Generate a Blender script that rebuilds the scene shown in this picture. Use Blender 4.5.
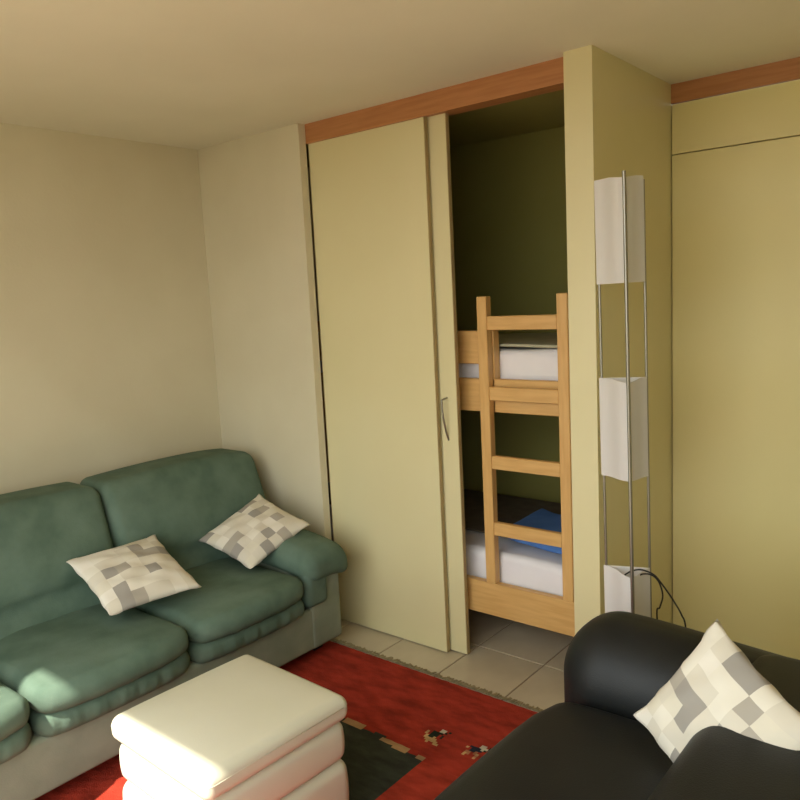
import bpy, bmesh, math, random
from mathutils import Vector, Matrix

for o in list(bpy.data.objects):
    bpy.data.objects.remove(o)
SC = bpy.context.scene
COL = SC.collection
random.seed(7)

# ------------------------------------------------------------------ camera
CAM_Z = 1.62
PITCH, YAW, ROLL, FPX = 0.136131662, 0.690571930, -0.0508527718, 759.08
def cam_axes():
    cx, sx = math.cos(PITCH), math.sin(PITCH)
    cy, sy = math.cos(YAW), math.sin(YAW)
    cz, sz = math.cos(ROLL), math.sin(ROLL)
    Rx = Matrix(((1, 0, 0), (0, cx, -sx), (0, sx, cx)))
    Ry = Matrix(((cy, 0, sy), (0, 1, 0), (-sy, 0, cy)))
    Rz = Matrix(((cz, -sz, 0), (sz, cz, 0), (0, 0, 1)))
    B = Matrix(((1, 0, 0), (0, 0, -1), (0, 1, 0)))
    return Rz @ Rx @ Ry @ B
M3 = cam_axes()
camd = bpy.data.cameras.new('camera')
cam = bpy.data.objects.new('camera', camd)
COL.objects.link(cam)
camd.sensor_width = 36.0
camd.lens = 36.0 * FPX / 800.0
camd.clip_start = 0.02
rot = Matrix((M3[0], -M3[1], -M3[2])).transposed()
cam.matrix_world = Matrix.Translation((0, 0, CAM_Z)) @ rot.to_4x4()
SC.camera = cam

# ------------------------------------------------------------------ world, sun, exposure
SC.view_settings.view_transform = 'Standard'
SC.view_settings.look = 'None'
SC.view_settings.gamma = 1.0
SC.view_settings.use_curve_mapping = False
SC.view_settings.exposure = 0.0
w = bpy.data.worlds.new('hazy_sky')
SC.world = w
w.use_nodes = True
bg = w.node_tree.nodes['Background']
bg.inputs[1].default_value = 4.2
def sky_nodes():
    # pale hazy sky above the horizon, dull ground below it
    N, L = w.node_tree.nodes, w.node_tree.links
    tc = N.new('ShaderNodeTexCoord')
    sp = N.new('ShaderNodeSeparateXYZ')
    L.new(tc.outputs['Generated'], sp.inputs[0])
    r = N.new('ShaderNodeValToRGB')
    e = r.color_ramp.elements
    e[0].position = 0.49; e[0].color = (0.22, 0.21, 0.17, 1)
    e[1].position = 0.51; e[1].color = (0.95, 1.0, 1.0, 1)
    mr = N.new('ShaderNodeMapRange')
    mr.inputs[1].default_value = -1.0; mr.inputs[2].default_value = 1.0
    L.new(sp.outputs['Z'], mr.inputs[0])
    L.new(mr.outputs[0], r.inputs[0])
    L.new(r.outputs[0], bg.inputs[0])
sky_nodes()

def sun_light():
    d = bpy.data.lights.new('sun', 'SUN')
    d.energy = 11.0
    d.color = (1.0, 0.95, 0.84)
    d.angle = math.radians(0.9)
    o = bpy.data.objects.new('sun', d)
    COL.objects.link(o)
    o.location = (-2.0, -4.0, 6.0)
    v = Vector((0.02, 0.55, -0.55 * 1.51))
    o.rotation_euler = v.to_track_quat('-Z', 'Y').to_euler()
sun_light()
WIN = (-2.60, 0.40, 2.40)           # opening of the balcony door: x0, x1, top
WY = -0.12                          # inner face of the window wall
pd = bpy.data.lights.new('window_portal', 'AREA')
pd.shape = 'RECTANGLE'
pd.size = WIN[1] - WIN[0]
pd.size_y = WIN[2]
pd.cycles.is_portal = True
po = bpy.data.objects.new('window_portal', pd)
COL.objects.link(po)
po.location = ((WIN[0] + WIN[1]) / 2, WY - 0.02, WIN[2] / 2)
po.rotation_euler = Vector((0, 1, 0)).to_track_quat('-Z', 'Z').to_euler()

# ------------------------------------------------------------------ materials
def s2l(c):
    return tuple((x / 12.92 if x <= 0.04045 else ((x + 0.055) / 1.055) ** 2.4) for x in [v / 255.0 for v in c])

def new_mat(name):
    m = bpy.data.materials.new(name)
    m.use_nodes = True
    nt = m.node_tree
    return m, nt, nt.nodes['Principled BSDF']

def mat(name, c1, c2=None, rough=0.6, scale=8.0, stretch=(1, 1, 1), bump=0.0, bscale=60.0, metal=0.0, spec=0.5, contrast=(0.35, 0.65), coat=0.0, detail=4.0):
    """colour noise between c1 and c2 (sRGB 0-255), optional fine relief"""
    m, nt, p = new_mat(name)
    N, L = nt.nodes, nt.links
    p.inputs['Roughness'].default_value = rough
    p.inputs['Metallic'].default_value = metal
    p.inputs['Specular IOR Level'].default_value = spec
    p.inputs['Coat Weight'].default_value = coat
    tc = N.new('ShaderNodeTexCoord')
    mp = N.new('ShaderNodeMapping')
    mp.inputs['Scale'].default_value = stretch
    L.new(tc.outputs['Object'], mp.inputs['Vector'])
    if c2 is None:
        p.inputs['Base Color'].default_value = (*s2l(c1), 1)
    else:
        n = N.new('ShaderNodeTexNoise')
        n.inputs['Scale'].default_value = scale
        n.inputs['Detail'].default_value = detail
        L.new(mp.outputs[0], n.inputs['Vector'])
        r = N.new('ShaderNodeValToRGB')
        r.color_ramp.elements[0].position = contrast[0]
        r.color_ramp.elements[1].position = contrast[1]
        r.color_ramp.elements[0].color = (*s2l(c1), 1)
        r.color_ramp.elements[1].color = (*s2l(c2), 1)
        L.new(n.outputs[0], r.inputs[0])
        L.new(r.outputs[0], p.inputs['Base Color'])
    if bump > 0:
        b = N.new('ShaderNodeBump')
        b.inputs['Strength'].default_value = bump
        b.inputs['Distance'].default_value = 0.01
        n2 = N.new('ShaderNodeTexNoise')
        n2.inputs['Scale'].default_value = bscale
        n2.inputs['Detail'].default_value = 3
        L.new(mp.outputs[0], n2.inputs['Vector'])
        L.new(n2.outputs[0], b.inputs['Height'])
        L.new(b.outputs[0], p.inputs['Normal'])
    return m

M = {}
M['wall'] = mat('wall_paint', (211, 201, 170), (217, 208, 178), 0.9, 2.0, bump=0.08, bscale=90)
M['ceil'] = mat('ceiling_paint', (224, 217, 192), (230, 223, 199), 0.95, 1.5, bump=0.05, bscale=80)
M['niche'] = mat('alcove_shade_paint', (142, 136, 70), (150, 144, 77), 0.9, 2.0)  # cream walls turned olive, the alcove's shade put into the colour
M['cream'] = mat('cream_laminate', (218, 207, 158), (222, 212, 166), 0.42, 1.2)
M['cream_unit'] = mat('cream_laminate_wardrobe', (228, 214, 148), (232, 218, 156), 0.42, 1.2)
M['edge'] = mat('brown_edge_band', (168, 146, 98), (178, 156, 108), 0.5, 12)
M['headwood'] = mat('reddish_beech', (174, 116, 70), (188, 130, 82), 0.45, 5.0, (1.0, 14, 14))
M['beech'] = mat('beech_wood', (206, 160, 94), (218, 174, 108), 0.42, 5.0, (1.2, 12, 12))
M['beech_v'] = mat('beech_wood_upright', (206, 160, 94), (218, 174, 108), 0.42, 5.0, (12, 12, 1.2))
M['tile'] = mat('beige_floor_tile', (188, 175, 148), (200, 187, 160), 0.32, 5.0, bump=0.03, bscale=30)
M['grout'] = mat('tile_grout', (122, 98, 76), (134, 108, 86), 0.9, 30)
M['green'] = mat('green_suede', (78, 98, 82), (102, 121, 105), 0.85, 7.0, bump=0.15, bscale=220, contrast=(0.3, 0.7), spec=0.2)
M['green_front'] = mat('green_suede_base', (122, 132, 114), (136, 145, 126), 0.85, 7.0, bump=0.1, bscale=220, spec=0.2)
M['cream_leather'] = mat('cream_leather', (208, 203, 178), (214, 209, 186), 0.42, 3.0, bump=0.05, bscale=240)
M['black_leather'] = mat('black_leather', (20, 22, 21), (27, 29, 28), 0.5, 5.0, bump=0.10, bscale=260, spec=0.35)
M['steel'] = mat('brushed_steel', (150, 145, 132), (165, 160, 146), 0.35, 20, (1, 1, .1), metal=0.9)
M['dark'] = mat('dark_plastic', (28, 26, 24), (34, 32, 30), 0.5, 10)
M['sheet'] = mat('white_sheet', (226, 222, 222), (236, 232, 232), 0.85, 4.0, bump=0.35, bscale=9)
M['blue'] = mat('blue_blanket', (78, 124, 192), (92, 138, 204), 0.9, 8.0, bump=0.3, bscale=14)
M['olive_grey'] = mat('olive_grey', (172, 168, 138), (186, 182, 152), 0.95, 12, bump=0.3, bscale=20)
M['taupe_shade'] = mat('taupe_shade', (92, 82, 66), (106, 95, 78), 0.95, 12, bump=0.3, bscale=20)  # dark colour holds the shade beneath the upper bunk
M['concrete'] = mat('balcony_tiles', (190, 180, 160), (202, 192, 172), 0.8, 4.0)
M['pvc'] = mat('white_frame', (232, 230, 224), (238, 236, 230), 0.4, 4.0)
M['fringe'] = mat('rug_fringe', (140, 128, 98), (172, 158, 124), 0.9, 40)

def lamp_shade_mat():
    m, nt, p = new_mat('white_shade')
    N, L = nt.nodes, nt.links
    p.inputs['Base Color'].default_value = (*s2l((236, 232, 226)), 1)
    p.inputs['Roughness'].default_value = 0.5
    t = N.new('ShaderNodeBsdfTranslucent')
    t.inputs[0].default_value = (*s2l((240, 236, 228)), 1)
    mx = N.new('ShaderNodeMixShader')
    mx.inputs[0].default_value = 0.25
    L.new(p.outputs[0], mx.inputs[1])
    L.new(t.outputs[0], mx.inputs[2])
    L.new(mx.outputs[0], N['Material Output'].inputs[0])
    return m
M['shade'] = lamp_shade_mat()

def patch_mat(name, seed, cells=7.0):
    """off-white cotton with a print of scattered grey squares"""
    m, nt, p = new_mat(name)
    N, L = nt.nodes, nt.links
    p.inputs['Roughness'].default_value = 0.9
    p.inputs['Specular IOR Level'].default_value = 0.2
    tc = N.new('ShaderNodeTexCoord')
    sc = N.new('ShaderNodeVectorMath'); sc.operation = 'SCALE'
    sc.inputs[3].default_value = cells
    L.new(tc.outputs['UV'], sc.inputs[0])
    fl = N.new('ShaderNodeVectorMath'); fl.operation = 'FLOOR'
    L.new(sc.outputs[0], fl.inputs[0])
    ad = N.new('ShaderNodeVectorMath'); ad.operation = 'ADD'
    ad.inputs[1].default_value = (seed, seed * 1.7, 0)
    L.new(fl.outputs[0], ad.inputs[0])
    wn = N.new('ShaderNodeTexWhiteNoise'); wn.noise_dimensions = '2D'
    L.new(ad.outputs[0], wn.inputs['Vector'])
    r = N.new('ShaderNodeValToRGB')
    r.color_ramp.interpolation = 'CONSTANT'
    e = r.color_ramp.elements
    e[0].position = 0.0; e[0].color = (*s2l((172, 164, 150)), 1)
    e[1].position = 0.13; e[1].color = (*s2l((158, 152, 142)), 1)
    for pos, c in ((0.25, (212, 204, 186)), (0.5, (224, 217, 200)), (0.72, (216, 208, 188)), (0.9, (226, 219, 204))):
        x = e.new(pos); x.color = (*s2l(c), 1)
    L.new(wn.outputs['Value'], r.inputs[0])
    L.new(r.outputs[0], p.inputs['Base Color'])
    b = N.new('ShaderNodeBump'); b.inputs['Strength'].default_value = 0.25; b.inputs['Distance'].default_value = 0.01
    n = N.new('ShaderNodeTexNoise'); n.inputs['Scale'].default_value = 14
    L.new(tc.outputs['Object'], n.inputs['Vector'])
    L.new(n.outputs[0], b.inputs['Height'])
    L.new(b.outputs[0], p.inputs['Normal'])
    return m

def rug_mat():
    m, nt, p = new_mat('woven_wool')
    N, L = nt.nodes, nt.links
    p.inputs['Roughness'].default_value = 0.95
    p.inputs['Specular IOR Level'].default_value = 0.1
    at = N.new('ShaderNodeAttribute'); at.attribute_name = 'weave'
    tc = N.new('ShaderNodeTexCoord')
    mp = N.new('ShaderNodeMapping'); mp.inputs['Scale'].default_value = (5.0, 13.0, 1)
    L.new(tc.outputs['Object'], mp.inputs[0])
    n = N.new('ShaderNodeTexNoise'); n.inputs['Scale'].default_value = 1.6; n.inputs['Detail'].default_value = 6
    L.new(mp.outputs[0], n.inputs['Vector'])
    mr = N.new('ShaderNodeMapRange')
    mr.inputs[1].default_value = 0.3; mr.inputs[2].default_value = 0.7
    mr.inputs[3].default_value = 0.62; mr.inputs[4].default_value = 1.25
    L.new(n.outputs[0], mr.inputs[0])
    mu = N.new('ShaderNodeVectorMath'); mu.operation = 'SCALE'
    L.new(at.outputs['Color'], mu.inputs[0])
    L.new(mr.outputs[0], mu.inputs[3])
    L.new(mu.outputs[0], p.inputs['Base Color'])
    b = N.new('ShaderNodeBump'); b.inputs['Strength'].default_value = 0.6; b.inputs['Distance'].default_value = 0.006
    n2 = N.new('ShaderNodeTexNoise'); n2.inputs['Scale'].default_value = 260
    L.new(tc.outputs['Object'], n2.inputs['Vector'])
    L.new(n2.outputs[0], b.inputs['Height'])
    L.new(b.outputs[0], p.inputs['Normal'])
    return m
M['rug'] = rug_mat()

# ------------------------------------------------------------------ mesh helpers
WORLD = {}
def wpos(o):
    return WORLD.get(o.name, Vector((0, 0, 0)))

def obj(name, bm, m, parent=None, smooth=False):
    """one mesh object; bm is in world coordinates, origin moved to its centre"""
    bmesh.ops.recalc_face_normals(bm, faces=bm.faces)
    vs = [v.co for v in bm.verts]
    c = Vector([(min(v[i] for v in vs) + max(v[i] for v in vs)) / 2 for i in range(3)])
    bmesh.ops.translate(bm, verts=bm.verts, vec=-c)
    me = bpy.data.meshes.new(name)
    bm.to_mesh(me)
    bm.free()
    if smooth:
        me.polygons.foreach_set('use_smooth', [True] * len(me.polygons))
        if smooth == 'auto':
            me.set_sharp_from_angle(angle=math.radians(40))
    me.materials.append(M[m] if isinstance(m, str) else m)
    o = bpy.data.objects.new(name, me)
    COL.objects.link(o)
    o.location = c
    if parent is not None:
        o.parent = parent
        o.location = c - wpos(parent)
    WORLD[o.name] = c
    return o

def tag(o, label=None, cat=None, group=None, kind=None):
    if label: o['label'] = label
    if cat: o['category'] = cat
    if group: o['group'] = group
    if kind: o['kind'] = kind
    return o

def thing(name, loc, label, cat, group=None):
    o = bpy.data.objects.new(name, None)
    o.empty_display_size = 0.1
    COL.objects.link(o)
    o.location = loc
    WORLD[o.name] = Vector(loc)
    return tag(o, label, cat, group)

def dup(o, parent, pos):
    """copy of a part (shared mesh) at world position pos"""
    c = o.copy()
    COL.objects.link(c)
    c.parent = parent
    c.location = Vector(pos) - wpos(parent)
    WORLD[c.name] = Vector(pos)
    return c

def box(x0, x1, y0, y1, z0, z1, bev=0.0, bm=None, seg=2):
    b = bmesh.new()
    r = bmesh.ops.create_cube(b, size=1.0)
    for v in b.verts:
        v.co = Vector((x0 + (v.co.x + .5) * (x1 - x0), y0 + (v.co.y + .5) * (y1 - y0), z0 + (v.co.z + .5) * (z1 - z0)))
    if bev > 0:
        bmesh.ops.bevel(b, geom=b.edges[:], offset=bev, segments=seg, affect='EDGES', profile=0.5)
    if bm is None:
        return b
    me = bpy.data.meshes.new('tmp'); b.to_mesh(me); b.free()
    bm.from_mesh(me); bpy.data.meshes.remove(me)
    return bm

def struct(name, bm, m, label, cat, parent=None):
    o = obj(name, bm, m, parent)
    o['kind'] = 'structure'
    if parent is None:
        tag(o, label, cat)
    return o

def axis(h, r, k=5, mid=8):
    a = [(h - r) + r * math.tan(math.radians(45.0 * i / k)) for i in range(k + 1)]
    c = [-(h - r) + 2 * (h - r) * i / mid for i in range(1, mid)]
    return [-x for x in reversed(a)] + c + a

def rbox(x0, x1, y0, y1, z0, z1, r, fn=None, k=4, mid=8):
    """rounded box; fn(u,v,w,p) gets coordinates in -1..1 and the point and returns the moved point"""
    hx, hy, hz = (x1 - x0) / 2, (y1 - y0) / 2, (z1 - z0) / 2
    cx, cy, cz = (x0 + x1) / 2, (y0 + y1) / 2, (z0 + z1) / 2
    r = min(r, hx * .98, hy * .98, hz * .98)
    A = [axis(hx, r, k, mid), axis(hy, r, k, mid), axis(hz, r, k, mid)]
    H = (hx, hy, hz)
    bm = bmesh.new()
    cache = {}
    def vert(p):
        key = tuple(round(c, 6) for c in p)
        if key in cache:
            return cache[key]
        inn = Vector([max(-(H[i] - r), min(H[i] - r, p[i])) for i in range(3)])
        d = Vector(p) - inn
        if d.length > 1e-9:
            d = d.normalized() * r
        q = inn + d
        if fn:
            q = fn(q.x / hx, q.y / hy, q.z / hz, q)
        v = bm.verts.new((q.x + cx, q.y + cy, q.z + cz))
        cache[key] = v
        return v
    for ax in range(3):
        a, b = [i for i in range(3) if i != ax]
        for s in (-1, 1):
            g = []
            for ca in A[a]:
                row = []
                for cb in A[b]:
                    p = [0, 0, 0]; p[ax] = s * H[ax]; p[a] = ca; p[b] = cb
                    row.append(vert(p))
                g.append(row)
            for i in range(len(g) - 1):
                for j in range(len(g[0]) - 1):
                    f = [g[i][j], g[i + 1][j], g[i + 1][j + 1], g[i][j + 1]]
                    try:
                        bm.faces.new(f)
                    except ValueError:
                        pass
    return bm

def catmull(pts, n=8):
    P = [Vector(p) for p in pts]
    P = [P[0] * 2 - P[1]] + P + [P[-1] * 2 - P[-2]]
    out = []
    for i in range(1, len(P) - 2):
        for k in range(n):
            t = k / n
            a, b, c, d = P[i - 1], P[i], P[i + 1], P[i + 2]
            out.append(0.5 * ((2 * b) + (c - a) * t + (2 * a - 5 * b + 4 * c - d) * t * t + (3 * b - a - 3 * c + d) * t ** 3))
    out.append(P[-2])
    return out

def tube(pts, r, seg=10, bm=None):
    bm = bm or bmesh.new()
    rings = []
    up = Vector((0.13, 0.31, 0.94))
    for i, p in enumerate(pts):
        t = (pts[min(i + 1, len(pts) - 1)] - pts[max(i - 1, 0)]).normalized()
        a = t.cross(up)
        if a.length < 0.05:
            a = t.cross(Vector((1, 0, 0)))
        a.normalize(); b = t.cross(a)
        rings.append([bm.verts.new(p + (a * math.cos(2 * math.pi * j / seg) + b * math.sin(2 * math.pi * j / seg)) * r) for j in range(seg)])
    for i in range(len(rings) - 1):
        for j in range(seg):
            bm.faces.new((rings[i][j], rings[i][(j + 1) % seg], rings[i + 1][(j + 1) % seg], rings[i + 1][j]))
    bm.faces.new(rings[0]); bm.faces.new(rings[-1])
    return bm

# ------------------------------------------------------------------ room shell
H = 2.434
XL, XR = -3.405, 1.60
YF = 2.556                # front face of the wall with the sliding doors
YB = 3.62                 # back of the alcove
YU = 3.305                # front of the wardrobe

floor = struct('floor', box(XL - .1, XR + .1, WY - .12, YB + .1, -0.12, -0.004), 'grout', 'tiled floor of the room', 'floor')
TP, GX, GY, GAP = 0.3375, -1.545, 2.757, 0.0055
tile0 = None
def tile_rows(x0, x1, y0, y1):
    global tile0
    i0, i1 = math.floor((x0 - GX) / TP), math.ceil((x1 - GX) / TP)
    j0, j1 = math.floor((y0 - GY) / TP), math.ceil((y1 - GY) / TP)
    for i in range(i0, i1):
        for j in range(j0, j1):
            a0, a1 = max(GX + i * TP, x0), min(GX + (i + 1) * TP, x1)
            b0, b1 = max(GY + j * TP, y0), min(GY + (j + 1) * TP, y1)
            if a1 - a0 < .02 or b1 - b0 < .02:
                continue
            if tile0 is None:
                tile0 = obj('tile', box(-TP / 2 + GAP / 2, TP / 2 - GAP / 2, -TP / 2 + GAP / 2, TP / 2 - GAP / 2, -0.010, 0.0, 0.0015, seg=1), 'tile', floor)
                o = tile0
            else:
                o = tile0.copy(); COL.objects.link(o)
            o.parent = floor
            o.location = Vector(((a0 + a1) / 2, (b0 + b1) / 2, -0.005)) - wpos(floor)
            o.scale = ((a1 - a0) / TP, (b1 - b0) / TP, 1)
tile_rows(XL, XR, WY, YB)

struct('ceiling', box(XL - .1, XR + .1, WY - .12, YB + .1, H, H + .15), 'ceil', 'plain off-white ceiling', 'ceiling')
struct('wall_left', box(XL - .1, XL, WY - .12, YB + .1, -0.004, H), 'wall', 'plain off-white wall behind the green sofa', 'wall')
struct('wall_far', box(XL, -2.640, YF, 2.600, 0, H), 'wall', 'short off-white wall between the corner and the sliding doors', 'wall')
struct('wall_alcove', box(XL, -1.183, YB, YB + .1, 0, H), 'niche', 'back wall of the bunk bed alcove, shade put into its colour', 'wall')
struct('ceiling_shade_lining', box(XL, -1.290, 2.71, YB, H - .012, H), 'niche', 'olive lining added as shade under the bunk bed alcove ceiling', 'ceiling')  # added lining, darkens the ceiling where the alcove is in shade
struct('wall_partition', box(-1.290, -1.183, YF - .004, YB, 0, H), 'cream', 'cream partition standing between the alcove and the wardrobe', 'wall')
struct('wall_right', box(XR, XR + .1, WY - .12, YB + .1, -0.004, H), 'wall', 'off-white wall outside the view on the right', 'wall')
wn_ = struct('wall_near', box(XL, WIN[0], WY - .12, WY, 0, H), 'wall', 'window wall of the room with a wide balcony opening', 'wall')
struct('wall_pier', box(WIN[1], XR, WY - .12, WY, 0, H), 'wall', '', '', wn_)
struct('lintel', box(WIN[0], WIN[1], WY - .12, WY, WIN[2], H), 'wall', '', '', wn_)
win = struct('window_1', box(WIN[0], WIN[0] + .05, WY - .10, WY - .05, 0, WIN[2]), 'pvc', 'white frame of the open balcony door', 'window')
struct('frame_side', box(WIN[1] - .05, WIN[1], WY - .10, WY - .05, 0, WIN[2]), 'pvc', '', '', win)
struct('frame_head', box(WIN[0] + .05, WIN[1] - .05, WY - .10, WY - .05, WIN[2] - .012, WIN[2]), 'pvc', '', '', win)
bal = struct('balcony', box(-4.2, 2.4, -2.0, WY - .12, -0.16, -0.03), 'concrete', 'balcony floor outside the opening', 'balcony')
struct('parapet', box(-4.2, 2.4, -2.12, -2.0, -0.16, 0.45), 'concrete', '', '', bal)

# wooden header boards
struct('trim_1', box(-2.640, -1.290, 2.600, 2.615, 2.346, H), 'headwood', 'reddish wooden header board above the sliding doors', 'trim')
tr = bpy.data.objects['trim_1']
struct('track_box', box(-2.640, -1.290, 2.615, 2.70, 2.350, H), 'headwood', '', '', tr)
struct('trim_2', box(-1.183, XR, YU, YU + .02, 2.357, H), 'headwood', 'reddish wooden header board above the wardrobe', 'trim')

# sliding doors: cream leaves with brown edge bands
def slide_door(name, x0, x1, y0, y1, label):
    d = struct(name, box(x0 + .003, x1 - .003, y0, y1 - .004, 0.006, 2.352, 0.0015, seg=1), 'cream', label, 'door')
    for nm, a, b in (('edge_band', x0, x0 + .003), ('edge_band', x1 - .003, x1)):
        obj(nm, box(a, b, y0 + .001, y1, 0.006, 2.352), 'edge', d)
    return d
slide_door('door_1', -2.6395, -1.955, 2.612, 2.634, 'tall cream sliding door leaf next to the green sofa')
d2 = slide_door('door_2', -2.53, -1.868, 2.645, 2.667, 'narrow showing cream sliding door leaf with the metal bow handle')
hp = [(-1.921, 2.645, 1.172), (-1.921, 2.610, 1.168), (-1.921, 2.606, 1.155), (-1.921, 2.612, 1.09), (-1.921, 2.628, 1.03), (-1.921, 2.646, 0.985)]
h_ = obj('handle', tube(catmull(hp, 6), 0.0042, 8), 'steel', d2, True)
h_['label'] = 'thin curved metal handle'

# ------------------------------------------------------------------ wardrobe on the right
wd = thing('built_in_wardrobe', (0.2, YU + .15, 0), 'cream built-in wardrobe with flat doors right of the partition, behind the lamp', 'wardrobe')
obj('body', box(-1.181, XR - .002, YU + .024, YB - .002, 0.0, 2.352), 'cream_unit', wd)
obj('plinth', box(-1.181, XR - .002, YU + .012, YU + .024, 0.0, 0.028), 'dark', wd)
x = -1.181
wdoors = []
while x < XR - .1:
    x1 = min(x + .555, XR - .002)
    d = obj('door', box(x + .002, x1 - .002, YU, YU + .02, 0.030, 2.146, 0.001, seg=1), 'cream_unit', wd)
    u = obj('upper_door', box(x + .002, x1 - .002, YU, YU + .02, 2.151, 2.352, 0.001, seg=1), 'cream_unit', wd)
    x = x1

# ------------------------------------------------------------------ bunk bed
BX0, BX1 = -3.36, -1.318
bb = thing('bunk_bed', ((BX0 + BX1) / 2, 3.16, 0), 'light beech bunk bed in the dim alcove behind the ladder', 'bunk bed')
def wood(name, *a, m='beech', parent=bb, bev=.003):
    return obj(name, box(*a, bev, seg=1), m, parent)
wood('lower_rail', BX0, BX1, 2.700, 2.735, 0.196, 0.346)
wood('upper_rail', BX0, BX1, 2.742, 2.775, 1.104, 1.247)
wood('guard_board', BX0, -1.79, 2.742, 2.770, 1.312, 1.455)
wood('guard_post', -1.790, -1.737, 2.742, 2.790, 1.104, 1.456, m='beech_v')
wood('rear_rail', BX0, BX1, 3.57, 3.60, 0.196, 0.346)
wood('rear_rail', BX0, BX1, 3.57, 3.60, 1.104, 1.247)
for xa, xb in ((BX0 - .028, BX0), (BX1, BX1 + .026)):
    wood('end_panel', xa, xb, 2.742, 3.60, 0.0, 1.49, m='beech_v')
for z in (0.205, 1.113):
    obj('bed_base', box(BX0, BX1, 2.776, 3.57, z, z + .02), 'beech', bb)

ld = thing('bunk_ladder', (-1.578, 2.717, 0.346), 'beech ladder with four flat rungs standing on the lower bed rail', 'ladder')
p0 = obj('post', box(-1.788, -1.740, 2.698, 2.738, 0.346, 1.600, .003, seg=1), 'beech_v', ld)
dup(p0, ld, (-1.392, 2.718, 0.9725))
r0 = None
for zc in (1.488, 1.190, 0.892, 0.597):
    if r0 is None:
        r0 = obj('rung', box(-1.740, -1.416, 2.701, 2.727, zc - .029, zc + .029, .003, seg=1), 'beech', ld)
        ry = wpos(r0)
    else:
        dup(r0, ld, (ry.x, ry.y, zc))

def mattress(name, z0, z1, y0, label, seed):
    rnd = random.Random(seed)
    ph = [rnd.uniform(0, 6) for _ in range(6)]
    def fn(u, v, w_, q):
        q = q.copy()
        wr = 0.004 * math.sin(9 * u + 3 * v + ph[0]) + 0.003 * math.sin(17 * u - 5 * w_ + ph[1])
        if w_ > 0:
            q.z += wr
        if v < 0:
            q.y += wr * .8
        return q
    o = obj(name, rbox(BX0 + .004, BX1 - .004, y0, 3.56, z0, z1, 0.035, fn, 4, 22), 'sheet', None, True)
    return tag(o, label, 'mattress')
mattress('mattress', 1.134, 1.372, 2.795, 'white sheeted mattress on the upper bunk, seen through the ladder', 1)
mattress('mattress', 0.226, 0.468, 2.752, 'white sheeted mattress on the lower bunk under a blue blanket', 2)
def blanket(name, m, x0, x1, y0, y1, z0, z1, label, skew=0.0, seed=0.0):
    def fnb(u, v, w_, q):
        q = q.copy()
        q.z += 0.006 * (1 - u * u) * (1 - v * v) * (1 if w_ > 0 else 0) + 0.003 * math.sin(7 * u + 3 * v + seed)
        q.y -= skew * u - 0.01 * math.sin(4.2 * u + seed)
        return q
    o = obj(name, rbox(x0, x1, y0, y1, z0, z1, (z1 - z0) * .45, fnb, 4, 12), m, None, True)
    return tag(o, label, 'blanket')
blanket('folded_blanket', 'blue', -1.82, -1.345, 2.818, 3.20, 0.494, 0.540, 'folded blue blanket lying on the lower bunk', 0.062)
blanket('blanket', 'olive_grey', BX0 + .05, BX1 - .02, 2.808, 3.54, 1.379, 1.392, 'thin grey-green layer spread over the upper bunk mattress', 0, 1.0)  # thin grey-green layer over the mattress top
blanket('blanket', 'taupe_shade', BX0 + .05, BX1 - .02, 2.93, 3.54, 0.478, 0.489, 'thin dark taupe layer added as shade on the rear of the lower bunk', 0, 2.0)  # dark layer added for the light falloff on the lower mattress

# ------------------------------------------------------------------ rug
RX0, RX1, RY0, RY1 = -2.64, -0.86, 0.05, 2.412
CELL = 0.011
def rug_color(x, y):
    red = (158, 54, 38)
    c = s2l(red)
    if y < 1.895 and x > -1.55:
        c = s2l((168, 60, 42))
    # stepped dark field
    top = 1.945
    for xa, t in ((-1.93, 1.930), (-1.80, 1.945), (-1.75, 1.918), (-1.64, 1.912)):
        if x > xa:
            top = t
    if -2.12 < x < -1.552 and 0.52 < y < top:
        c = s2l((60, 64, 54))
    for bx, by, wd_, hh in ((-1.905, 1.935, .05, .018), (-1.728, 1.922, .032, .013), (-1.662, 1.914, .032, .013), (-1.566, 1.905, .02, .011)):
        if abs(x - bx) < wd_ and abs(y - by) < hh:
            c = s2l((172, 138, 98))
    fx = {'.': None, 'w': (206, 196, 170), 'b': (196, 160, 106), 'd': (36, 44, 34), 'r': (176, 120, 84), 'n': (42, 44, 56)}
    f1 = ["....ww.d",
          "....wwd.",
          "..dddd..",
          "b.ddd.d.",
          ".bddb...",
          ".bbbbb..",
          "..bbbbb.",
          "...b..bb"]
    f2 = ["....ww.d",
          "....wwwd",
          ".nnnnwd.",
          "b.nnnn..",
          "..nnr...",
          ".rr.rb..",
          ".br..r..",
          ".b...b.."]
    for rows, ox, oy in ((f1, -1.655, 2.092), (f2, -1.478, 2.096)):
        i = int((oy - y) / .0115); j = int((x - ox) / .0115)
        if 0 <= i < 8 and 0 <= j < 8 and oy > y and x > ox:
            k = fx[rows[i][j]]
            if k: c = s2l(k)
    return c
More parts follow.
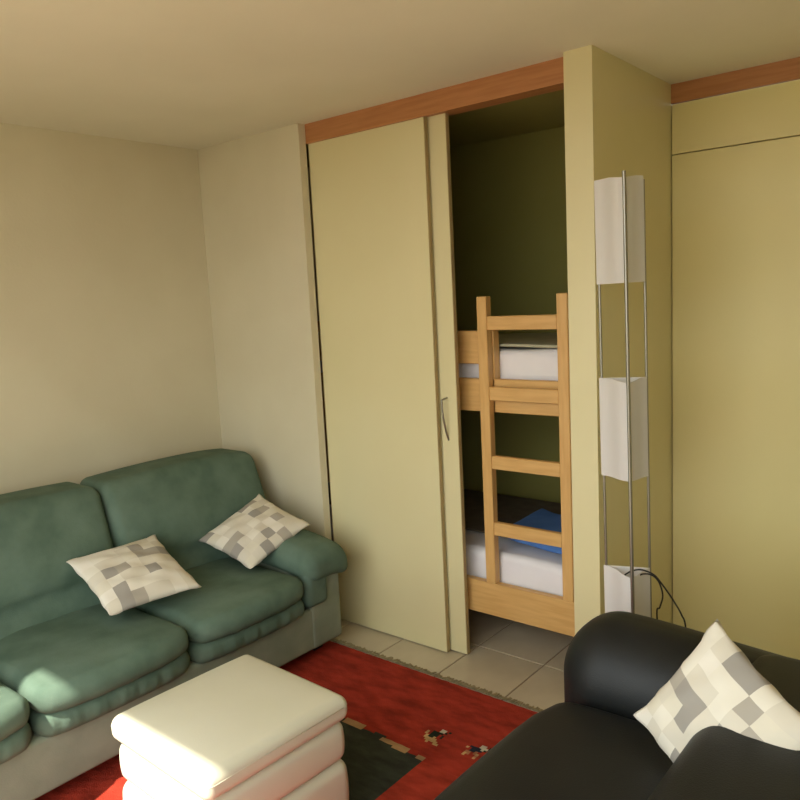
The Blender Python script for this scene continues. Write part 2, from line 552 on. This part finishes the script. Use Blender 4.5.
def build_rug():
    r = thing('rug', ((RX0 + RX1) / 2, (RY0 + RY1) / 2, 0), 'red wool rug with a dark stepped field and small animal figures on the tiles', 'rug')
    nx, ny = int((RX1 - RX0) / CELL), int((RY1 - RY0) / CELL)
    cx, cy = (RX0 + RX1) / 2, (RY0 + RY1) / 2
    vs, fs, cols = [], [], []
    for j in range(ny + 1):
        for i in range(nx + 1):
            e = min(i, j, nx - i, ny - j)
            vs.append((RX0 + i * CELL - cx + (.002 * math.sin(j * .35) if i in (0, nx) else 0), RY0 + j * CELL - cy, 0.0015 if e == 0 else 0.0115 + .0008 * math.sin(i * 1.3) * math.sin(j * 1.7)))
    for j in range(ny):
        for i in range(nx):
            a = j * (nx + 1) + i
            fs.append((a, a + 1, a + nx + 2, a + nx + 1))
            cols.append(rug_color(RX0 + (i + .5) * CELL, RY0 + (j + .5) * CELL))
    me = bpy.data.meshes.new('pile')
    me.from_pydata(vs, [], fs)
    ca = me.color_attributes.new('weave', 'FLOAT_COLOR', 'CORNER')
    flat = []
    for c in cols:
        flat += [c[0], c[1], c[2], 1.0] * 4
    ca.data.foreach_set('color', flat)
    me.materials.append(M['rug'])
    o = bpy.data.objects.new('pile', me); COL.objects.link(o)
    o.parent = r; o.location = (0, 0, 0)
    bm = bmesh.new()
    rnd = random.Random(3)
    for ye, s in ((RY1, 1), (RY0, -1)):
        x = RX0 + .004
        while x < RX1:
            L_ = 0.024 + rnd.uniform(-.008, .008)
            dx = rnd.uniform(-.008, .008)
            pts = [(x - .0022, ye - s * .004, .006), (x + .0022, ye - s * .004, .006), (x + .0022 + dx, ye + s * L_, .0015), (x - .0022 + dx, ye + s * L_, .0015)]
            lo = [bm.verts.new(p) for p in pts]
            hi = [bm.verts.new((p[0], p[1], p[2] + .004)) for p in pts]
            bm.faces.new(lo); bm.faces.new(hi)
            for k in range(4):
                bm.faces.new((lo[k], lo[(k + 1) % 4], hi[(k + 1) % 4], hi[k]))
            x += rnd.uniform(.0062, .009)
    f = obj('fringe', bm, 'fringe', r)
    f['kind'] = 'stuff'
    f['label'] = 'short greyish tassels along the end'
build_rug()

# ------------------------------------------------------------------ green sofa
def wob(u, v, s):
    return 0.5 * math.sin(5.1 * u + 3.3 * v + s) + 0.5 * math.sin(8.7 * v - 4.1 * u + 2.3 * s)

def green_sofa():
    Y0, Y1 = 0.10, 2.405
    S = thing('green_sofa', (-2.8, (Y0 + Y1) / 2, 0), 'sage green suede sofa against the left wall', 'sofa')
    for xx in (-3.12, -2.50):
        for yy in (Y0 + .1, Y1 - .1):
            obj('foot', box(xx - .03, xx + .03, yy - .03, yy + .03, 0.0 if xx < -2.64 else 0.012, 0.075, .004, seg=1), 'dark', S)
    obj('base', rbox(-3.20, -2.395, Y0 + .03, Y1 - .02, 0.065, 0.262, 0.018, None, 3, 6), 'green_front', S, True)
    def nar(u, v, w_, q):
        return q
    obj('outer_back', rbox(-3.24, -3.10, Y0 + .02, Y1 - .02, 0.066, 0.80, 0.05, lambda u, v, w_, q: Vector((q.x - .03 * (w_ + 1), q.y, q.z)), 3, 6), 'green', S, True)
    ys = [0.385, 0.98, 1.578, 2.172]
    for i in range(3):
        a, b = ys[i], ys[i + 1]
        def fs(u, v, w_, q, i=i):
            q = q.copy()
            if w_ > 0:
                q.z += 0.026 * (1 - min(1, abs(v)) ** 3) * (1 - max(0, u) ** 4 * .85) + 0.003 * wob(u, v, i)
            f = max(0.0, u)
            q.x += 0.020 * f * (1 - v * v) + 0.0025 * math.sin(16 * v + i) * f
            if u > 0:       # corners at the front are rounded in plan
                q.x -= 0.05 * f * abs(v) ** 5
            return q
        sc_ = obj('seat_cushion', rbox(-2.95, -2.335, a + .004, b - .004, 0.335, 0.425, 0.044, fs, 5, 12), 'green', S, True)
        def fl_(u, v, w_, q, i=i):
            q = q.copy()
            f = max(0.0, u)
            q.x += 0.012 * f * (1 - v * v) + (0.003 * math.sin(19 * v + 2 * i) + 0.0028 * math.sin(43 * v + 5 * math.sin(3 * v + i))) * f * (1 - w_ * w_) - 0.03 * f * abs(v) ** 6
            return q
        obj('seat_boxing', rbox(-2.95, -2.355, a + .006, b - .006, 0.250, 0.342, 0.042, fl_, 5, 40), 'green', sc_, True)
    # backs: tall leaning cushions with a lumbar roll at the foot
    yb = [Y0 - .03, 0.90, 1.618, Y1 + .062]
    for i in range(3):
        a, b = yb[i], yb[i + 1]
        def fb(u, v, w_, q, i=i):
            q = q.copy()
            t = (w_ + 1) / 2
            q.x -= 0.155 * t
            if u > 0:
                q.x += 0.028 * (1 - v ** 6) * math.sin(math.pi * min(1, t * 1.05)) + 0.006 * wob(v, w_, i) * (1 - v * v)
                q.x -= 0.030 * math.exp(-((t - 0.30) / .05) ** 2) * (1 - v ** 6)
            outer = (v if i == 2 else (-v if i == 0 else 0))
            if outer > 0:
                q.z -= 0.014 * outer ** 4 * t
                q.y -= (1 if i == 2 else -1) * 0.012 * outer * t * t
            q.z += 0.012 * (1 - v * v) * t
            return q
        obj('back_cushion', rbox(-3.105, -2.845, a + .003, b - .003, 0.36, 0.885, 0.050, fb, 5, 16), 'green', S, True)
    # armrests
    for s, yo in ((1, Y1), (-1, Y0)):
        ya, yb_ = (yo - .205, yo - .012) if s > 0 else (yo + .012, yo + .205)
        obj('arm_body', rbox(-3.16, -2.390, ya, yb_, 0.066, 0.44, 0.02, None, 3, 6), 'green_front', S, True)
        ya, yb_ = (yo - .245, yo + .048) if s > 0 else (yo - .048, yo + .245)
        def fa(u, v, w_, q, s=s):
            q = q.copy()
            vo = v * s
            if w_ > 0:
                q.z += 0.018 * (1 - v * v)
            q.z -= 0.030 * (max(0, u + .2)) ** 2 + 0.035 * max(0, vo) ** 2
            q.y -= s * 0.02 * max(0, u) ** 3 * max(0, vo)
            return q
        pad = obj('arm_pad', rbox(-3.02, -2.345, ya, yb_, 0.415, 0.548, 0.062, fa, 5, 10), 'green', S, True)
        yc, yd = (yo - .240, yo - .110) if s > 0 else (yo + .110, yo + .240)
        obj('arm_front', rbox(-2.44, -2.362, yc, yd, 0.272, 0.47, 0.03, None, 4, 4), 'green', pad, True)
green_sofa()

# ------------------------------------------------------------------ scatter cushions
def pillow(name, corners, T, seed, label, mseed, dent=0.0, n=26):
    P = [Vector(c) for c in corners]        # in order round the square
    def bil(u, v):
        a = P[0].lerp(P[1], u); b = P[3].lerp(P[2], u)
        return a.lerp(b, v)
    nrm = (P[2] - P[0]).cross(P[3] - P[1]).normalized()
    if nrm.z < 0: nrm = -nrm
    bm = bmesh.new()
    uvl = bm.loops.layers.uv.new('UVMap')
    uv = {}
    grid = {}
    for side in (1, -1):
        for i in range(n + 1):
            for j in range(n + 1):
                edge = i in (0, n) or j in (0, n)
                if side < 0 and edge:
                    grid[(side, i, j)] = grid[(1, i, j)]
                    continue
                a = -math.cos(math.pi * i / n) * .5 + .5
                b = -math.cos(math.pi * j / n) * .5 + .5
                a = .5 * a + .5 * i / n; b = .5 * b + .5 * j / n
                uu, vv = 2 * a - 1, 2 * b - 1
                # sides pulled in between the corners
                a2 = .5 + .5 * uu * (1 - .07 * (1 - vv * vv))
                b2 = .5 + .5 * vv * (1 - .07 * (1 - uu * uu))
                h = T * ((1 - abs(uu) ** 2.2) * (1 - abs(vv) ** 2.2)) ** .55
                wr = .0035 * math.sin(9 * uu + 5 * vv + seed) + .003 * math.sin(13 * vv - 6 * uu + 2 * seed)
                env = (1 - uu ** 4) * (1 - vv ** 4)
                p = bil(a2, b2) + nrm * (side * h + (wr * env if side > 0 else 0) - dent * (1 - vv * vv) * max(0, uu) ** 2)
                if edge:
                    p += nrm * .006 * math.sin(11 * (uu + vv) + seed)
                v = bm.verts.new(p)
                uv[v] = (a, b)
                grid[(side, i, j)] = v
    for side in (1, -1):
        for i in range(n):
            for j in range(n):
                f = bm.faces.new((grid[(side, i, j)], grid[(side, i + 1, j)], grid[(side, i + 1, j + 1)], grid[(side, i, j + 1)]))
                for l in f.loops:
                    l[uvl].uv = uv[l.vert]
    o = obj(name, bm, patch_mat('patchwork_cotton_%d' % mseed, mseed), None, True)
    return tag(o, label, 'cushion', 'patchwork scatter cushions')

pillow('scatter_cushion', [(-2.865, 1.972, .566), (-2.855, 2.337, .695), (-2.525, 2.358, .590), (-2.556, 2.015, .470)], 0.052, 1.0,
       'grey and white patchwork cushion leaning in the corner by the green sofa armrest', 3)
pillow('scatter_cushion', [(-2.900, 1.375, .645), (-2.865, 1.760, .650), (-2.500, 1.722, .508), (-2.545, 1.345, .510)], 0.050, 2.6,
       'grey and white patchwork cushion on the middle of the green sofa', 11)

# ------------------------------------------------------------------ cream leather ottoman
def ottoman():
    O = thing('ottoman', (-1.7595, 1.27, 0.012), 'cream leather ottoman in three padded tiers on the red rug', 'ottoman')
    x0, x1, y0, y1 = -2.0010, -1.5180, 1.022, 1.518
    tiers = ((0.372, 0.452, 0.0, 0.026), (0.245, 0.376, -0.008, 0.032), (0.070, 0.250, -0.004, 0.036))
    for i, (z0, z1, g, r) in enumerate(tiers):
        def ft(u, v, w_, q, i=i):
            q = q.copy()
            if i == 0 and w_ > 0:
                q.z += 0.014 * (1 - u ** 4) * (1 - v ** 4)
            bul = 0.006 * (1 - w_ * w_)
            q.x += bul * u; q.y += bul * v
            return q
        o = obj(('top_cushion', 'middle_tier', 'lower_tier')[i], rbox(x0 - g, x1 + g, y0 - g, y1 + g, z0, z1, r, ft, 6, 12), 'cream_leather', O, True)
        if i == 0:
            # stitched seam round the lid, following its side
            hx, hy, zc = (x1 - x0) / 2, (y1 - y0) / 2, (z0 + z1) / 2
            zz = 0.010
            pts = []
            for cx_, cy_, a0 in ((1, 1, 0), (-1, 1, 90), (-1, -1, 180), (1, -1, 270)):
                for k in range(9):
                    t = math.radians(a0 + k * 90 / 8)
                    p = Vector((cx_ * (hx - r) + r * math.cos(t), cy_ * (hy - r) + r * math.sin(t), zz))
                    p = ft(p.x / hx, p.y / hy, zz / ((z1 - z0) / 2), p)
                    pts.append(Vector((p.x + (x0 + x1) / 2, p.y + (y0 + y1) / 2, zc + zz)))
            pts.append(pts[0])
            obj('seam', tube(pts, 0.0011, 6), 'cream_leather', o, True)
    obj('base', box(x0 + .03, x1 - .03, y0 + .03, y1 - .03, 0.030, 0.075, .006, seg=1), 'dark', O)
    for xx in (x0 + .06, x1 - .06):
        for yy in (y0 + .06, y1 - .06):
            obj('foot', box(xx - .02, xx + .02, yy - .02, yy + .02, 0.012, 0.032), 'dark', O)
ottoman()
bpy.data.objects['ottoman'].rotation_euler.z = math.radians(-2.2)

# ------------------------------------------------------------------ black leather sofa
def black_sofa():
    Y0, Y1 = 0.42, 2.215
    S = thing('black_sofa', (-0.6, (Y0 + Y1) / 2, 0), 'black leather sofa with rolled armrest in front of the floor lamp', 'sofa')
    for xx in (-0.92, -0.20):
        for yy in (Y0 + .08, Y1 - .08):
            obj('foot', box(xx - .03, xx + .03, yy - .03, yy + .03, 0.0 if xx > -.8 else 0.012, 0.07), 'dark', S)
    obj('base', rbox(-1.00, -0.14, Y0 + .05, Y1 - .05, 0.06, 0.27, 0.03, None, 3, 6), 'black_leather', S, True)
    for s in (1, -1):
        ya, yb = (1.868, 2.215) if s > 0 else (Y0, Y0 + .345)
        def fa(u, v, w_, q, s=s):
            q = q.copy()
            f = max(0, -u)
            if w_ > 0:
                q.z += 0.012 * (1 - v * v)
                q.z -= 0.03 * f ** 4 + 0.028 * (u + 1)
            q.y += -s * 0.015 * (w_ > .1) * 0
            return q
        obj('armrest', rbox(-1.045, -0.17, ya, yb, 0.065, 0.650, 0.160, fa, 7, 10), 'black_leather', S, True)
    for a, b in ((Y0 + .345, 1.868),):
        def fs(u, v, w_, q, b=b):
            q = q.copy()
            if w_ > 0:
                q.z += 0.035 * (1 - v ** 2 * .8) * (1 - max(0, -u) ** 3)
            f = max(0, -u)
            vo = v if b > 1.5 else -v
            q.x += 0.10 * f * max(0, vo) ** 11
            q.x -= 0.015 * f * (1 - v * v)
            return q
        obj('seat_cushion', rbox(-1.024, -0.42, a + .003, b - .001, 0.255, 0.462, 0.070, fs, 5, 12), 'black_leather', S, True)
        def fb(u, v, w_, q):
            q = q.copy()
            t = (w_ + 1) / 2
            q.x += 0.05 * t
            if w_ > 0:
                q.z += 0.012 * (1 - v * v)
            return q
    obj('back_cushion', rbox(-0.585, -0.24, Y0 + .16, Y1 - .10, 0.33, 0.640, 0.085, fb, 5, 14), 'black_leather', S, True)
    obj('outer_back', rbox(-0.27, -0.12, Y0 + .05, Y1 - .05, 0.062, 0.60, 0.05, None, 3, 6), 'black_leather', S, True)
black_sofa()

def black_pillow():
    lean, yaw, th, s = math.radians(25), math.radians(-20), math.radians(65), 0.33
    L_ = Vector((-0.709, 1.716, 0.55))
    u = Vector((math.cos(yaw), math.sin(yaw), 0))
    v = Vector((-math.sin(yaw) * math.sin(lean), math.cos(yaw) * math.sin(lean), math.cos(lean)))
    e1 = u * math.cos(th) + v * math.sin(th)
    e2 = u * math.sin(th) - v * math.cos(th)
    pillow('scatter_cushion', [L_, L_ + e1 * s, L_ + (e1 + e2) * s, L_ + e2 * s], 0.05, 4.2,
           'grey and white patchwork cushion on the black leather sofa', 29)
black_pillow()

# ------------------------------------------------------------------ floor lamp
def floor_lamp():
    Lp = thing('floor_lamp', (-1.02, 2.43, 0), 'tall floor lamp of steel rods with three white shades beside the partition', 'lamp')
    F = Vector((-0.985, 2.365, 0)); Lf = Vector((-1.106, 2.430, 0)); Rt = Vector((-0.968, 2.478, 0))
    cen = (F + Lf + Rt) / 3
    for p, top in ((F, 1.972), (Lf, 1.952), (Rt, 1.952)):
        bm = tube([p + Vector((0, 0, 0.014)), p + Vector((0, 0, top))], 0.0062 if p is F else 0.0048, 10)
        obj('rod', bm, 'steel', Lp, 'auto')
    # triangular foot plate
    bm = bmesh.new()
    k = 36
    lo = [bm.verts.new((cen.x + .13 * math.cos(2 * math.pi * i / k), cen.y + .13 * math.sin(2 * math.pi * i / k), 0.0)) for i in range(k)]
    hi = [bm.verts.new((v.co.x, v.co.y, 0.016)) for v in lo]
    bm.faces.new(lo); bm.faces.new(hi)
    for i in range(k):
        bm.faces.new((lo[i], lo[(i + 1) % k], hi[(i + 1) % k], hi[i]))
    obj('base_plate', bm, 'steel', Lp)
    # shades: wavy three-cornered sleeves inside the rods
    def toward(p, d):
        return p + (cen - p).normalized() * d
    f, l, r = toward(F, .010), Lf + Vector((-.007, -.006, 0)), Rt + Vector((.002, -.004, 0))
    def side(a, b, amp, n=12):
        d = b - a
        nn = Vector((d.y, -d.x, 0)).normalized()
        return [a + d * (i / n) + nn * amp * math.sin(2 * math.pi * i / n) for i in range(n)]
    outline = side(l, f, -0.005) + side(f, r, 0.002) + side(r, l, 0.0)
    for z0, z1 in ((1.624, 1.964), (0.968, 1.308), (0.300, 0.642)):
        bm = bmesh.new()
        rings = []
        for off, z in ((0, z0), (0, z1), (1, z1), (1, z0)):
            ring = []
            for p in outline:
                q = p + (cen - p) * (0.035 * off)
                near = max(0.0, 1 - (p - f).length / .07)
                ring.append(bm.verts.new((q.x, q.y, z - .010 * near * (z == z1) * 1)))
            rings.append(ring)
        n = len(outline)
        for a in range(4):
            b = (a + 1) % 4
            for i in range(n):
                bm.faces.new((rings[a][i], rings[a][(i + 1) % n], rings[b][(i + 1) % n], rings[b][i]))
        obj('shade', bm, 'shade', Lp, 'auto')
    # cables out of the lowest shade
    c1 = [(-1.04, 2.42, 0.617), (-1.011, 2.42, 0.639), (-0.975, 2.42, 0.651), (-0.937, 2.43, 0.638), (-0.914, 2.44, 0.608), (-0.88, 2.45, 0.555), (-0.857, 2.47, 0.496), (-0.85, 2.49, 0.439), (-0.84, 2.52, 0.2), (-0.83, 2.56, 0.012)]
    c2 = [(-0.993, 2.42, 0.621), (-0.972, 2.42, 0.636), (-0.944, 2.42, 0.64), (-0.924, 2.43, 0.623), (-0.914, 2.44, 0.59), (-0.914, 2.45, 0.554), (-0.932, 2.47, 0.507), (-0.95, 2.49, 0.462), (-0.94, 2.52, 0.2), (-0.9299999999999999, 2.56, 0.012)]
    for c in (c1, c2):
        obj('cable', tube(catmull([Vector(p) for p in c], 8), 0.0028, 8), 'dark', Lp, True)
floor_lamp()
lamp_ = bpy.data.objects['floor_lamp']           # it leans a little
lamp_.rotation_mode = 'AXIS_ANGLE'
lamp_.rotation_axis_angle = (-0.010, -0.39, 0.92, 0.0)
lamp_.location += Vector((0.010, 0.004, 0.0012))
